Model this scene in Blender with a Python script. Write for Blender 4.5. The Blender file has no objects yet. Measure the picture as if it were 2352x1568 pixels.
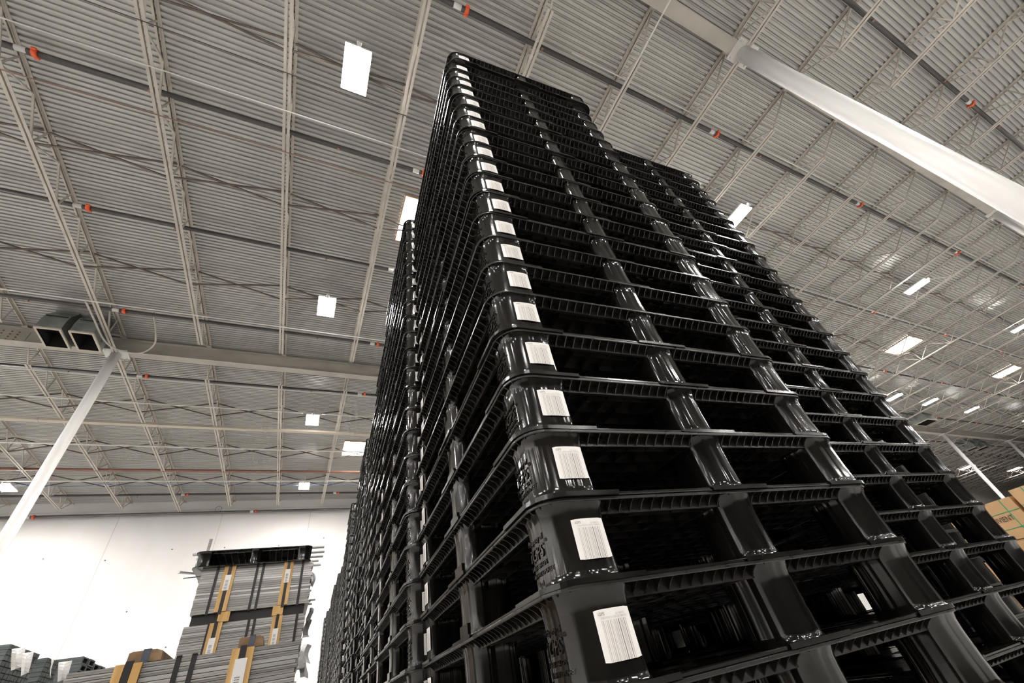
import bpy, bmesh, math, random
from mathutils import Vector, Matrix

random.seed(7)
S = bpy.context.scene
C = S.collection

# ------------------------------------------------------------------ camera
F_PX = 923.858
RW = ((0.90532965, -0.38974518, -0.16883688),      # camera right / down / forward in the world
      (0.13922123, 0.64771701, -0.74906601),
      (0.40124267, 0.65464599, 0.64062019))
HC = 1.172                                          # lens height above the floor
cam_d = bpy.data.cameras.new('camera')
cam = bpy.data.objects.new('camera', cam_d)
C.objects.link(cam)
cam_d.sensor_width = 36.0
cam_d.lens = F_PX / 2352 * 36.0
cam_d.clip_start = 0.02
cam_d.clip_end = 400
r, d, f = [Vector(v) for v in RW]
cam.matrix_world = Matrix(((r.x, -d.x, -f.x, 0), (r.y, -d.y, -f.y, 0), (r.z, -d.z, -f.z, HC), (0, 0, 0, 1)))
S.camera = cam

# ------------------------------------------------------------------ world and exposure
w = bpy.data.worlds.new('world')
S.world = w
w.use_nodes = True
w.node_tree.nodes['Background'].inputs[0].default_value = (0.75, 0.86, 1.0, 1)
w.node_tree.nodes['Background'].inputs[1].default_value = 1.0
S.view_settings.view_transform = 'Standard'
S.view_settings.look = 'None'
S.view_settings.gamma = 1.0
S.view_settings.use_curve_mapping = False
S.view_settings.exposure = 0.0
S.cycles.max_bounces = 10
S.cycles.diffuse_bounces = 5
S.cycles.glossy_bounces = 5
S.cycles.sample_clamp_indirect = 6.0
S.cycles.caustics_reflective = False
S.cycles.caustics_refractive = False
LAMP_POWER = 470.0        # radiance of a high bay panel
SKYLIGHT_POWER = 30.0


def proj(p):
    x, y, z = p[0], p[1], p[2] - HC
    a = [m[0] * x + m[1] * y + m[2] * z for m in RW]
    if a[2] < 0.05:
        return None
    return (a[0] / a[2] * F_PX + 1176, a[1] / a[2] * F_PX + 784)


def in_view(pts, m=0):
    for p in pts:
        q = proj(p)
        if q and -m < q[0] < 2352 + m and -m < q[1] < 1568 + m:
            return True
    return False


# ------------------------------------------------------------------ materials
def new_mat(name, col, rough=0.5, metal=0.0, spec=None, coat=0.0):
    m = bpy.data.materials.new(name)
    m.use_nodes = True
    b = m.node_tree.nodes['Principled BSDF']
    b.inputs['Base Color'].default_value = (*col, 1)
    b.inputs['Roughness'].default_value = rough
    b.inputs['Metallic'].default_value = metal
    if spec is not None:
        b.inputs['Specular IOR Level'].default_value = spec
    if coat:
        b.inputs['Coat Weight'].default_value = coat
        b.inputs['Coat Roughness'].default_value = 0.12
    return m


def noise_mat(name, c1, c2, scale=(1, 1, 1), nscale=4.0, rough=0.5, metal=0.0, bump=0.0, bdist=0.002,
              rr=None, detail=4.0, contrast=(0.35, 0.65), spec=None, obj_rand=0.0, bscale=None, coords='Object'):
    m = new_mat(name, c1, rough, metal, spec)
    nt = m.node_tree
    N, Lk = nt.nodes, nt.links
    b = N['Principled BSDF']
    tc = N.new('ShaderNodeTexCoord')
    mp = N.new('ShaderNodeMapping')
    mp.inputs['Scale'].default_value = scale
    Lk.new(tc.outputs[coords], mp.inputs['Vector'])
    no = N.new('ShaderNodeTexNoise')
    no.inputs['Scale'].default_value = nscale
    no.inputs['Detail'].default_value = detail
    Lk.new(mp.outputs[0], no.inputs['Vector'])
    cr = N.new('ShaderNodeValToRGB')
    cr.color_ramp.elements[0].position = contrast[0]
    cr.color_ramp.elements[1].position = contrast[1]
    cr.color_ramp.elements[0].color = (*c1, 1)
    cr.color_ramp.elements[1].color = (*c2, 1)
    Lk.new(no.outputs['Fac'], cr.inputs['Fac'])
    out = cr.outputs['Color']
    if obj_rand:
        oi = N.new('ShaderNodeObjectInfo')
        mr = N.new('ShaderNodeMapRange')
        mr.inputs['To Min'].default_value = 1 - obj_rand
        mr.inputs['To Max'].default_value = 1 + obj_rand
        Lk.new(oi.outputs['Random'], mr.inputs['Value'])
        vm = N.new('ShaderNodeVectorMath')
        vm.operation = 'SCALE'
        Lk.new(out, vm.inputs[0])
        Lk.new(mr.outputs[0], vm.inputs['Scale'])
        out = vm.outputs[0]
    Lk.new(out, b.inputs['Base Color'])
    if rr:
        m2 = N.new('ShaderNodeMapRange')
        m2.inputs['From Min'].default_value = 0.3
        m2.inputs['From Max'].default_value = 0.7
        m2.inputs['To Min'].default_value = rr[0]
        m2.inputs['To Max'].default_value = rr[1]
        Lk.new(no.outputs['Fac'], m2.inputs['Value'])
        Lk.new(m2.outputs[0], b.inputs['Roughness'])
    if bump:
        bp = N.new('ShaderNodeBump')
        bp.inputs['Strength'].default_value = bump
        bp.inputs['Distance'].default_value = bdist
        src = no
        if bscale:
            mp2 = N.new('ShaderNodeMapping')
            mp2.inputs['Scale'].default_value = bscale
            Lk.new(tc.outputs[coords], mp2.inputs['Vector'])
            src = N.new('ShaderNodeTexNoise')
            src.inputs['Scale'].default_value = 1.0
            src.inputs['Detail'].default_value = 0.6
            Lk.new(mp2.outputs[0], src.inputs['Vector'])
        Lk.new(src.outputs['Fac'], bp.inputs['Height'])
        Lk.new(bp.outputs[0], b.inputs['Normal'])
    return m


def emit_mat(name, col, power):
    m = bpy.data.materials.new(name)
    m.use_nodes = True
    nt = m.node_tree
    nt.nodes.clear()
    e = nt.nodes.new('ShaderNodeEmission')
    e.inputs[0].default_value = (*col, 1)
    e.inputs[1].default_value = power
    o = nt.nodes.new('ShaderNodeOutputMaterial')
    nt.links.new(e.outputs[0], o.inputs[0])
    return m


M = {}
M['plastic'] = noise_mat('black_moulded_plastic', (0.004, 0.0037, 0.0033), (0.009, 0.0083, 0.0075), (1, 1, 1), 14, 0.18,
                         rr=(0.12, 0.24), obj_rand=0.2)
M['post'] = noise_mat('black_post_plastic', (0.003, 0.0027, 0.0024), (0.007, 0.0062, 0.0055), (1, 1, 0.1), 30, 0.12,
                      bump=0.75, bdist=0.005, rr=(0.08, 0.17), bscale=(48, 48, 0.3), obj_rand=0.2, spec=0.42)
M['deck_plastic'] = noise_mat('dull_black_plastic', (0.005, 0.0044, 0.0038), (0.011, 0.0098, 0.0085), (1, 1, 1), 14, 0.3,
                              rr=(0.22, 0.4))
M['sticker'] = new_mat('white_sticker', (0.80, 0.775, 0.75), 0.45)
M['ink'] = new_mat('sticker_ink', (0.14, 0.12, 0.11), 0.6)
M['ink_pale'] = new_mat('pale_sticker_ink', (0.45, 0.41, 0.38), 0.6)
M['deck'] = noise_mat('galvanised_roof_deck', (0.36, 0.355, 0.34), (0.53, 0.525, 0.50), (0.35, 6, 1), 2.0, 0.42, metal=0.3,
                      rr=(0.30, 0.5), contrast=(0.25, 0.75), bump=0.15, bdist=0.01, bscale=(0.8, 14, 1))
M['joist'] = noise_mat('beige_joist_paint', (0.47, 0.435, 0.385), (0.57, 0.53, 0.475), (1, 1, 1), 3, 0.5, obj_rand=0.06)
M['girder'] = noise_mat('grey_beige_girder_paint', (0.33, 0.31, 0.275), (0.43, 0.405, 0.36), (0.6, 1, 1), 2, 0.55, detail=6)
M['column'] = noise_mat('white_column_paint', (0.70, 0.69, 0.67), (0.78, 0.77, 0.75), (6, 6, 0.4), 1.5, 0.38,
                        bump=0.12, bdist=0.01, bscale=(9, 9, 0.5))
M['wall'] = noise_mat('white_wall_paint', (0.80, 0.785, 0.765), (0.86, 0.85, 0.835), (1, 1, 1), 0.6, 0.75, detail=6)
M['wall_grey'] = noise_mat('grey_wall_paint', (0.45, 0.42, 0.38), (0.52, 0.49, 0.45), (1, 1, 1), 0.5, 0.8)
M['wall_reflect_dark'] = noise_mat('wall_darkened_for_reflections', (0.10, 0.09, 0.08), (0.16, 0.15, 0.135), (1, 1, 1), 0.5, 0.8)  # tone darkened only so the pallet posts reflect less brightness
M['joint'] = new_mat('wall_joint', (0.62, 0.60, 0.57), 0.8)
M['floor'] = noise_mat('polished_concrete', (0.46, 0.45, 0.43), (0.56, 0.55, 0.53), (1, 1, 1), 0.5, 0.35, detail=8, rr=(0.25, 0.45))
M['pipe'] = noise_mat('black_sprinkler_pipe', (0.022, 0.02, 0.02), (0.05, 0.046, 0.044), (1, 20, 20), 3, 0.45)
M['pipe_grey'] = noise_mat('grey_wall_pipe', (0.08, 0.08, 0.078), (0.15, 0.145, 0.14), (1, 10, 10), 3, 0.4, metal=0.3)
M['rust'] = noise_mat('red_brown_pipe', (0.17, 0.075, 0.05), (0.24, 0.12, 0.085), (1, 10, 10), 3, 0.6)
M['orange'] = new_mat('orange_coupling', (0.75, 0.10, 0.025), 0.45)
M['white_paint'] = new_mat('white_conduit', (0.72, 0.71, 0.68), 0.4)
M['brown'] = noise_mat('brown_brace_primer', (0.075, 0.058, 0.05), (0.12, 0.095, 0.08), (1, 1, 1), 5, 0.6)
M['galv'] = noise_mat('galvanised_duct', (0.23, 0.26, 0.25), (0.37, 0.40, 0.38), (1, 1, 1), 2.5, 0.35, metal=0.75, rr=(0.25, 0.45))
M['duct_edge'] = new_mat('cream_duct_flange', (0.52, 0.47, 0.39), 0.6)
M['dark'] = new_mat('hollow_shade_black', (0.008, 0.008, 0.008), 0.8)  # near-black standing in for the shade inside ducts and open tubes
M['lamp'] = emit_mat('lamp_panel', (1.0, 0.965, 0.93), LAMP_POWER)
M['housing'] = new_mat('white_lamp_housing', (0.75, 0.75, 0.74), 0.4)
M['sky'] = emit_mat('skylight_dome', (1.0, 0.97, 0.93), SKYLIGHT_POWER)
M['curb'] = noise_mat('tan_skylight_curb', (0.42, 0.25, 0.14), (0.5, 0.33, 0.2), (1, 1, 1), 4, 0.6)
M['alu1'] = noise_mat('mill_aluminium', (0.36, 0.345, 0.325), (0.50, 0.485, 0.46), (1.2, 4, 60), 2.0, 0.38, metal=0.65, rr=(0.3, 0.5))
M['alu2'] = noise_mat('dull_aluminium', (0.22, 0.215, 0.205), (0.34, 0.33, 0.31), (1.2, 4, 60), 2.0, 0.45, metal=0.6)
M['alu3'] = noise_mat('bright_aluminium', (0.55, 0.54, 0.52), (0.68, 0.67, 0.65), (1.2, 4, 60), 2.0, 0.3, metal=0.6)
M['grey_tube'] = noise_mat('grey_coated_tube', (0.10, 0.115, 0.115), (0.16, 0.18, 0.18), (1, 1, 30), 3, 0.4, metal=0.3)
M['wood'] = noise_mat('yellow_pine', (0.50, 0.29, 0.09), (0.66, 0.42, 0.16), (9, 9, 1.2), 3.0, 0.55, detail=6)
M['wood_dark'] = noise_mat('brown_weathered_wood', (0.12, 0.07, 0.035), (0.27, 0.17, 0.09), (3, 3, 3), 4.0, 0.7, detail=6)
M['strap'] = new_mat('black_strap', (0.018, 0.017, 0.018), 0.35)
M['steel_strap'] = new_mat('blue_steel_strap', (0.22, 0.26, 0.33), 0.25, 0.8)
M['paper'] = new_mat('white_paper', (0.80, 0.79, 0.77), 0.7)
M['print'] = new_mat('grey_print', (0.25, 0.25, 0.25), 0.7)
M['card'] = noise_mat('brown_cardboard', (0.47, 0.285, 0.14), (0.54, 0.335, 0.17), (1, 1, 1), 2.5, 0.75)
M['green_strap'] = new_mat('green_strap', (0.04, 0.34, 0.17), 0.35)
M['black_ink'] = new_mat('black_box_ink', (0.03, 0.025, 0.022), 0.6)
M['blue'] = new_mat('blue_cable_jacket', (0.10, 0.22, 0.5), 0.4)
M['cable'] = new_mat('grey_cable_jacket', (0.45, 0.42, 0.38), 0.4)
M['door'] = new_mat('door_grey', (0.5, 0.5, 0.5), 0.5)


# ------------------------------------------------------------------ mesh helper
class MB:
    def __init__(s):
        s.v, s.f, s.mi, s.sm = [], [], [], []

    def face(s, idx, mi=0, smooth=False):
        s.f.append(idx)
        s.mi.append(mi)
        s.sm.append(smooth)

    def quad(s, a, b, c, d, mi=0):
        n = len(s.v)
        s.v += [a, b, c, d]
        s.face((n, n + 1, n + 2, n + 3), mi)

    def box(s, x0, x1, y0, y1, z0, z1, mi=0):
        n = len(s.v)
        s.v += [(x0, y0, z0), (x1, y0, z0), (x1, y1, z0), (x0, y1, z0), (x0, y0, z1), (x1, y0, z1), (x1, y1, z1), (x0, y1, z1)]
        for q in ((0, 3, 2, 1), (4, 5, 6, 7), (0, 1, 5, 4), (1, 2, 6, 5), (2, 3, 7, 6), (3, 0, 4, 7)):
            s.face(tuple(n + i for i in q), mi)

    def obox(s, p, u, v, w_, mi=0):
        """oriented box: corner p and three edge vectors"""
        p, u, v, w_ = Vector(p), Vector(u), Vector(v), Vector(w_)
        if u.cross(v).dot(w_) < 0:
            u, v = v, u
        n = len(s.v)
        for q in (p, p + u, p + u + v, p + v, p + w_, p + u + w_, p + u + v + w_, p + v + w_):
            s.v.append(tuple(q))
        for q in ((0, 3, 2, 1), (4, 5, 6, 7), (0, 1, 5, 4), (1, 2, 6, 5), (2, 3, 7, 6), (3, 0, 4, 7)):
            s.face(tuple(n + i for i in q), mi)

    def bar(s, a, b, wd, ht, mi=0, up=(0, 0, 1)):
        a, b = Vector(a), Vector(b)
        t = (b - a).normalized()
        up = Vector(up)
        if abs(t.dot(up)) > 0.98:
            up = Vector((1, 0, 0))
        sd = t.cross(up).normalized()
        u2 = sd.cross(t).normalized()
        s.obox(a - sd * wd / 2 - u2 * ht / 2, sd * wd, b - a, u2 * ht, mi)

    def tube(s, pts, rad, n=10, mi=0, cap=True):
        pts = [Vector(p) for p in pts]
        rings = []
        for i, p in enumerate(pts):
            t = (pts[min(i + 1, len(pts) - 1)] - pts[max(i - 1, 0)]).normalized()
            up = Vector((0, 0, 1)) if abs(t.z) < 0.95 else Vector((1, 0, 0))
            sd = t.cross(up).normalized()
            u2 = sd.cross(t)
            k = len(s.v)
            rr_ = rad[i] if isinstance(rad, (list, tuple)) else rad
            for j in range(n):
                an = 2 * math.pi * j / n
                s.v.append(tuple(p + sd * math.cos(an) * rr_ + u2 * math.sin(an) * rr_))
            rings.append(k)
        for a, b in zip(rings, rings[1:]):
            for j in range(n):
                s.face((a + j, a + (j + 1) % n, b + (j + 1) % n, b + j), mi, True)
        if cap:
            s.face(tuple(rings[0] + j for j in range(n))[::-1], mi)
            s.face(tuple(rings[-1] + j for j in range(n)), mi)

    def loft(s, rings, closed=True, mi=0, smooth=False, cap0=False, cap1=False, flip=False):
        st = []
        for rg in rings:
            st.append(len(s.v))
            s.v += [tuple(p) for p in rg]
        n = len(rings[0])
        for a, b in zip(st, st[1:]):
            for j in range(n if closed else n - 1):
                k = (j + 1) % n
                q = (a + j, a + k, b + k, b + j)
                s.face(q[::-1] if flip else q, mi, smooth)
        if cap0:
            s.face(tuple(st[0] + j for j in range(n))[::-1], mi)
        if cap1:
            s.face(tuple(st[-1] + j for j in range(n)), mi)

    def add(s, o, mat=None, mo=0):
        n = len(s.v)
        if mat is None:
            s.v += o.v
        else:
            s.v += [tuple(mat @ Vector(p)) for p in o.v]
        for q, mi, sm in zip(o.f, o.mi, o.sm):
            s.face(tuple(n + i for i in q), mi + mo, sm)

    def mesh(s, name, mats):
        me = bpy.data.meshes.new(name)
        me.from_pydata(s.v, [], s.f)
        for m in mats:
            me.materials.append(m)
        me.polygons.foreach_set('material_index', s.mi)
        me.polygons.foreach_set('use_smooth', s.sm)
        me.update()
        return me

    def build(s, name, mats, parent=None):
        if not isinstance(mats, (list, tuple)):
            mats = [mats]
        return link(name, s.mesh(name, mats), parent)


def link(name, me, parent=None):
    o = bpy.data.objects.new(name, me)
    C.objects.link(o)
    if parent is not None:
        o.parent = parent
    return o


def tag(o, label=None, cat=None, group=None, kind=None):
    if label:
        o['label'] = label
    if cat:
        o['category'] = cat
    if group:
        o['group'] = group
    if kind:
        o['kind'] = kind
    return o


def thing(name, label, cat, loc=(0, 0, 0), rz=0.0, group=None):
    o = bpy.data.objects.new(name, None)
    o.empty_display_size = 0.1
    C.objects.link(o)
    o.location = loc
    o.rotation_euler = (0, 0, rz)
    return tag(o, label, cat, group)


def copy_tree(src, parent=None):
    c = src.copy()
    C.objects.link(c)
    if parent is not None:
        c.parent = parent
    for ch in list(src.children):
        copy_tree(ch, c)
    return c


def ordinal(n):
    if n <= 30:
        return ORD1[n]
    tens = ['', '', '', 'thirty', 'forty', 'fifty', 'sixty', 'seventy'][n // 10]
    return (tens + '-' + ORD1[n % 10]) if n % 10 else (tens.replace('ty', 'tieth'))


def text_mb(body, size, depth=0.0, shear=0.0, align='LEFT'):
    cu = bpy.data.curves.new('t', 'FONT')
    cu.body = body
    cu.size = size
    cu.extrude = depth
    cu.shear = shear
    cu.align_x = align
    cu.resolution_u = 3
    o = bpy.data.objects.new('t', cu)
    C.objects.link(o)
    dg = bpy.context.evaluated_depsgraph_get()
    me = bpy.data.meshes.new_from_object(o.evaluated_get(dg))
    mb = MB()
    mb.v = [tuple(v.co) for v in me.vertices]
    for p in me.polygons:
        mb.face(tuple(p.vertices))
    bpy.data.objects.remove(o)
    bpy.data.curves.remove(cu)
    bpy.data.meshes.remove(me)
    return mb


ORD = ['', 'top', 'second', 'third', 'fourth', 'fifth', 'sixth', 'seventh', 'eighth', 'ninth', 'tenth', 'eleventh', 'twelfth',
       'thirteenth', 'fourteenth', 'fifteenth', 'sixteenth', 'seventeenth', 'eighteenth', 'nineteenth', 'twentieth',
       'twenty-first', 'twenty-second', 'twenty-third', 'twenty-fourth', 'twenty-fifth', 'twenty-sixth', 'twenty-seventh',
       'twenty-eighth', 'twenty-ninth', 'thirtieth']
ORD1 = ['', 'first'] + ORD[2:]

# ================================================================== the building
ZG = 8.8                       # girder underside above the lens
BAY = 1.377 * ZG
COLX0 = -0.618 * ZG
GY = (-0.03 * ZG - BAY, -0.03 * ZG, 1.348 * ZG)     # girder lines
WALL_Y = 23.95
JS = BAY / 6
ZJB = 0.995 * ZG + HC          # joist bottom chord underside
ZJT = 1.055 * ZG + HC          # joist top chord underside
ZGB = ZG + HC
ZDECK = ZJT + 0.055            # underside of the deck's low flats
X_L, X_R, Y_S = -42.0, 96.0, -30.0

m = MB()
m.quad((X_L, Y_S, 0), (X_R, Y_S, 0), (X_R, WALL_Y, 0), (X_L, WALL_Y, 0))
tag(m.build('floor', M['floor']), kind='structure')

# corrugated roof deck: one folded profile run along X
m = MB()
pitch = 0.094
nfl = int((WALL_Y - Y_S) / pitch)
prof = []
for i in range(nfl + 1):
    y = Y_S + i * pitch
    prof += [(y, 0.0), (y + 0.050, 0.0), (y + 0.059, 0.036), (y + 0.085, 0.036)]
xs = [X_L, X_R]
m.loft([[(x, y, ZDECK + z) for y, z in prof] for x in xs], closed=False)
tag(m.build('ceiling', M['deck']), kind='structure')

# walls
m = MB()
m.box(X_L, X_R, WALL_Y, WALL_Y + 0.2, 0, ZDECK + 0.1)
for k in range(-6, 13):                                    # panel joints
    x = -3.75 + 3.9 * k
    m.box(x - 0.01, x + 0.01, WALL_Y - 0.004, WALL_Y, 0, ZDECK - 0.55, 1)
m.box(X_L, X_R, WALL_Y - 0.012, WALL_Y, ZDECK - 0.40, ZDECK - 0.388, 1)
tag(m.build('wall_back', [M['wall'], M['joint']]), kind='structure')
m = MB(); m.box(X_L - 0.2, X_L, Y_S, WALL_Y, 0, ZDECK + 0.1)
tag(m.build('wall_left', M['wall']), kind='structure')
m = MB(); m.box(X_R, X_R + 0.2, Y_S, WALL_Y, 0, ZDECK + 0.1)
tag(m.build('wall_right', M['wall_grey']), kind='structure')
m = MB(); m.box(X_L, X_R, Y_S - 0.2, Y_S, 0, ZDECK + 0.1)
tag(m.build('wall_front', M['wall_reflect_dark']), kind='structure')  # unseen wall, its dark tone added to shape reflections in the posts
# anchor holes in the wall
m = MB()
for px, pz in ((-7.5, 6.9), (-5.3, 7.2), (-3.3, 7.15), (-1.05, 7.1), (0.95, 7.35), (-9.5, 7.1), (-3.6, 6.05), (-1.9, 6.1), (-6.1, 4.9), (-4.4, 3.5), (-7.3, 3.1), (-0.3, 6.0)):
    n = len(m.v)
    m.v += [(px + 0.028 * math.cos(a * math.pi / 4), WALL_Y - 0.005, HC + pz + 0.028 * math.sin(a * math.pi / 4)) for a in range(8)]
    m.face(tuple(range(n, n + 8)))
tag(m.build('trim_1', M['pipe_grey']), kind='structure')

# ------------------------------------------------------------------ girders
bayw = ['south', 'near', 'far']
gl = ['out of sight girder', 'thick beige steel girder held by the big bright column at upper right',
      'long beige steel girder crossing above the duct outlets at left']
for gi, gy in enumerate(GY):
    m = MB()
    x0, x1 = X_L, X_R
    m.box(x0, x1, gy - 0.125, gy + 0.125, ZGB, ZGB + 0.022)
    m.box(x0, x1, gy - 0.008, gy + 0.008, ZGB + 0.022, ZJT - 0.022)
    m.box(x0, x1, gy - 0.11, gy + 0.11, ZJT - 0.022, ZJT)
    if gi > 0:
        tag(m.build('roof_girder', M['girder']), gl[gi], 'girder', 'roof girders')
        # bolted splice plates
bs = MB()
sx = -7.75
bs.box(sx - 0.42, sx + 0.42, GY[2] - 0.018, GY[2] - 0.008, ZGB + 0.05, ZJT - 0.06)
for i in range(4):
    for sgn in (-0.22, -0.08, 0.08, 0.22):
        bs.tube([(sx + sgn, GY[2] - 0.018, ZGB + 0.10 + i * 0.09), (sx + sgn, GY[2] - 0.034, ZGB + 0.10 + i * 0.09)], 0.019, 8, 1)
tag(bs.build('splice_plate', [M['girder'], M['wood_dark']]), 'bolted beige splice plate on the girder left of the ducts', 'splice plate')

# ------------------------------------------------------------------ joists
JL = BAY
def joist_parts(full):
    a0 = 0.10 if full else 0.85
    tc, bc, wb = MB(), MB(), MB()
    for sx in (-1, 1):                       # two angles back to back
        xa, xb = (0.014, 0.062) if sx > 0 else (-0.062, -0.014)
        tc.box(xa, xb, 0.02, JL - 0.02, ZJT + 0.045, ZJT + 0.053)
        xv = (0.014, 0.020) if sx > 0 else (-0.020, -0.014)
        tc.box(xv[0], xv[1], 0.02, JL - 0.02, ZJT + 0.015, ZJT + 0.045)
        bc.box(xa, xb, a0, JL - a0, ZJB, ZJB + 0.007)
        bc.box(xv[0], xv[1], a0, JL - a0, ZJB + 0.007, ZJB + 0.05)
    tc.box(-0.06, 0.06, 0.0, 0.16, ZJT, ZJT + 0.045)
    tc.box(-0.06, 0.06, JL - 0.16, JL, ZJT, ZJT + 0.045)
    n = 9
    st = (JL - 1.7) / (n - 1)
    zt, zb = ZJT + 0.02, ZJB + 0.03
    ys = [0.85 + i * st for i in range(n)]
    wb.bar((0, 0.14, zt), (0, ys[0], zb), 0.024, 0.024)
    wb.bar((0, JL - 0.14, zt), (0, ys[-1], zb), 0.024, 0.024)
    for i in range(n):
        y = ys[i]
        if i < n - 1:
            ym = y + st / 2
            wb.bar((0, y, zb), (0, ym, zt), 0.032, 0.026)
            wb.bar((0, ym, zt), (0, ys[i + 1], zb), 0.032, 0.026)
        wb.bar((0, y, zb), (0, y + 0.05, zt), 0.026, 0.026)
    return (tc.mesh('top_chord', [M['joist']]), bc.mesh('bottom_chord', [M['joist']]), wb.mesh('web', [M['joist']]))


jm = {False: joist_parts(False), True: joist_parts(True)}
bay_name = ['in the bay past the big bright column', 'in the middle roof bay above the pallet stacks', 'in the far roof bay beside the white wall']
for b in range(3):
    y0 = GY[b]
    cnt = 0
    for i in range(-24, 80):
        x = COLX0 + i * JS
        if x > X_R or x < X_L:
            continue
        pts = [(x, y0 + t * JL / 12, z) for t in range(13) for z in (ZJB, ZJT)]
        if not in_view(pts, 60):
            continue
        cnt += 1
        seen = in_view(pts, 0)
        full = (i % 6 == 0)
        t = thing('bar_joist', 'cream open web joist, %s from left in the %s roof bay' % (ordinal(cnt), ('nearest', 'middle', 'far wall')[b]),
                  'joist', (x, y0, 0), 0, 'roof joists')
        for nm, me in zip(('top_chord', 'bottom_chord', 'web'), jm[full]):
            link(nm, me, t)

# cross bracing rows
br_label = {0: 'nearest the girder on the camera side', 1: 'halfway between the girders', 2: 'on the far side'}
for b in range(3):
    for ri, off in enumerate((3.02, 6.06, 8.95)):
        y = GY[b] + off
        m = MB()
        for i in range(-14, 52):
            x = COLX0 + i * JS
            if x + JS > X_R:
                break
            if not in_view([(x, y, ZJB), (x + JS, y, ZJB), (x + JS / 2, y, ZJT)], 80):
                continue
            m.bar((x + 0.04, y, ZJB + 0.02), (x + JS - 0.04, y, ZJT + 0.01), 0.032, 0.032)
            m.bar((x + 0.04, y + 0.03, ZJT + 0.01), (x + JS - 0.04, y + 0.03, ZJB + 0.02), 0.032, 0.032)
        if m.v:
            tag(m.build('cross_bracing', M['brown']), 'dark brown X bracing between joists, %s row of the %s roof bay' % (('first', 'middle', 'last')[ri], ('nearest', 'middle', 'far wall')[b]),
                'bracing', 'bracing rows')

# ------------------------------------------------------------------ columns
def column(x, y, label, rad=0.115):
    t = thing('steel_column', label, 'column', (x, y, 0), 0, 'white round columns')
    a, c, bplate = MB(), MB(), MB()
    a.tube([(0, 0, 0.02), (0, 0, ZGB - 0.02)], rad, 32)
    a.build('shaft', M['column'], t)
    c.box(-0.27, 0.27, -0.2, 0.2, ZGB - 0.02, ZGB)
    for sx in (-0.21, 0.21):
        for sy in (-0.15, 0.15):
            c.tube([(sx, sy, ZGB - 0.045), (sx, sy, ZGB - 0.02)], 0.016, 6)
    c.build('cap_plate', M['column'], t)
    bplate.box(-0.25, 0.25, -0.25, 0.25, 0, 0.02)
    bplate.build('base_plate', M['column'], t)
    return t


column(COLX0, GY[2], 'white round steel column at left below the two square ducts')
column(COLX0 + BAY, GY[1], 'large bright white round column running down the right side', 0.138)
column(COLX0 + 2 * BAY, GY[1], 'white round column whose top shows just below the large bright one')
for k, lb in ((1, 'white round column hidden behind the front pallet stack'), (4, 'thin distant white column left of the cardboard boxes'),
              (5, 'thin distant white column at the right edge above the boxes'), (3, 'white round column behind the right pallet stack')):
    if k in (4, 5):
        column(COLX0 + k * BAY, GY[2], lb)

# ------------------------------------------------------------------ sprinkler pipes
def pipe_run(y, z, xa, xb, rad, mat, label, name, cat, couplings=(), heads=(), grp=None):
    t = thing(name, label, cat, (0, y, z), 0, grp)
    p = MB()
    p.tube([(xa, 0, 0), (xb, 0, 0)], rad, 12)
    p.build('pipe', mat, t)
    for cx in couplings:
        q = MB()
        q.tube([(cx - 0.035, 0, 0), (cx + 0.035, 0, 0)], rad * 1.4, 12)
        q.box(cx - 0.03, cx + 0.03, -rad * 1.9, -rad * 1.2, -0.02, 0.02)
        q.box(cx - 0.03, cx + 0.03, rad * 1.2, rad * 1.9, -0.02, 0.02)
        tag(q.build('coupling', M['orange'], t), 'orange grooved coupling')
        q = MB()
        q.tube([(cx - 0.24, 0, 0), (cx - 0.10, 0, 0)], rad * 1.04, 12)
        tag(q.build('pipe_sticker', M['paper'], t), 'white sticker beside coupling')
    for hx in heads:
        q = MB()
        q.tube([(hx, 0, -rad), (hx, 0, -rad - 0.05)], 0.012, 6)
        q.tube([(hx, 0, -rad - 0.05), (hx, 0, -rad - 0.056)], 0.028, 8)
        q.build('sprinkler_head', M['rust'], t)
    return t


ZP = 9.05 + HC
cps = [v * 9.05 for v in (-2.66, -1.97, -1.265, -0.56, 0.145, 0.84, 1.52, 2.22, 2.92, 3.62, 4.32, 5.02)]
plabels = [(-1.75, 'black sprinkler pipe crossing the top right corner beyond the bright column'),
           (1.18, 'black sprinkler pipe passing behind the top of the front pallet stack'),
           (4.29, 'black sprinkler pipe crossing the upper left, highest of the left ones'),
           (7.21, 'black sprinkler pipe at left, second below the top left corner'),
           (10.33, 'black sprinkler pipe running just above the square ducts'),
           (13.22, 'black sprinkler pipe just beyond the girder and the left column'),
           (16.3, 'black sprinkler pipe above the white beam in the far bay'),
           (22.35, 'black sprinkler pipe nearest the white wall under the deck')]
for k, (y, lb) in enumerate(plabels):
    if k == 6:
        continue
    xa, xb = -30, 70
    cc = [c_ for c_ in cps if in_view([(c_, y, ZP)], 30)]
    hh = [c_ + o_ for c_ in cps for o_ in (1.5, 4.6) if in_view([(c_ + o_, y, ZP)], 20)]
    pipe_run(y, ZP, xa, xb, 0.046, M['pipe'], lb, 'sprinkler_pipe', 'pipe', cc, hh, 'sprinkler branch pipes')
pipe_run(19.3, ZP - 0.25, -30, 60, 0.055, M['rust'], 'rusty red brown pipe crossing the far roof bay', 'steel_pipe', 'pipe')
pipe_run(WALL_Y - 0.25, 8.70 + HC, -30, 60, 0.062, M['pipe_grey'], 'dark grey pipe running along the top of the white wall', 'wall_pipe', 'pipe',
         (-10.4, -2.35))

def line(name, y, z, xa, xb, rad, mat, label, cat='conduit'):
    q = MB()
    q.tube([(xa, y, z), (xb, y, z)], rad, 8)
    tag(q.build(name, mat), label, cat)


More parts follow.
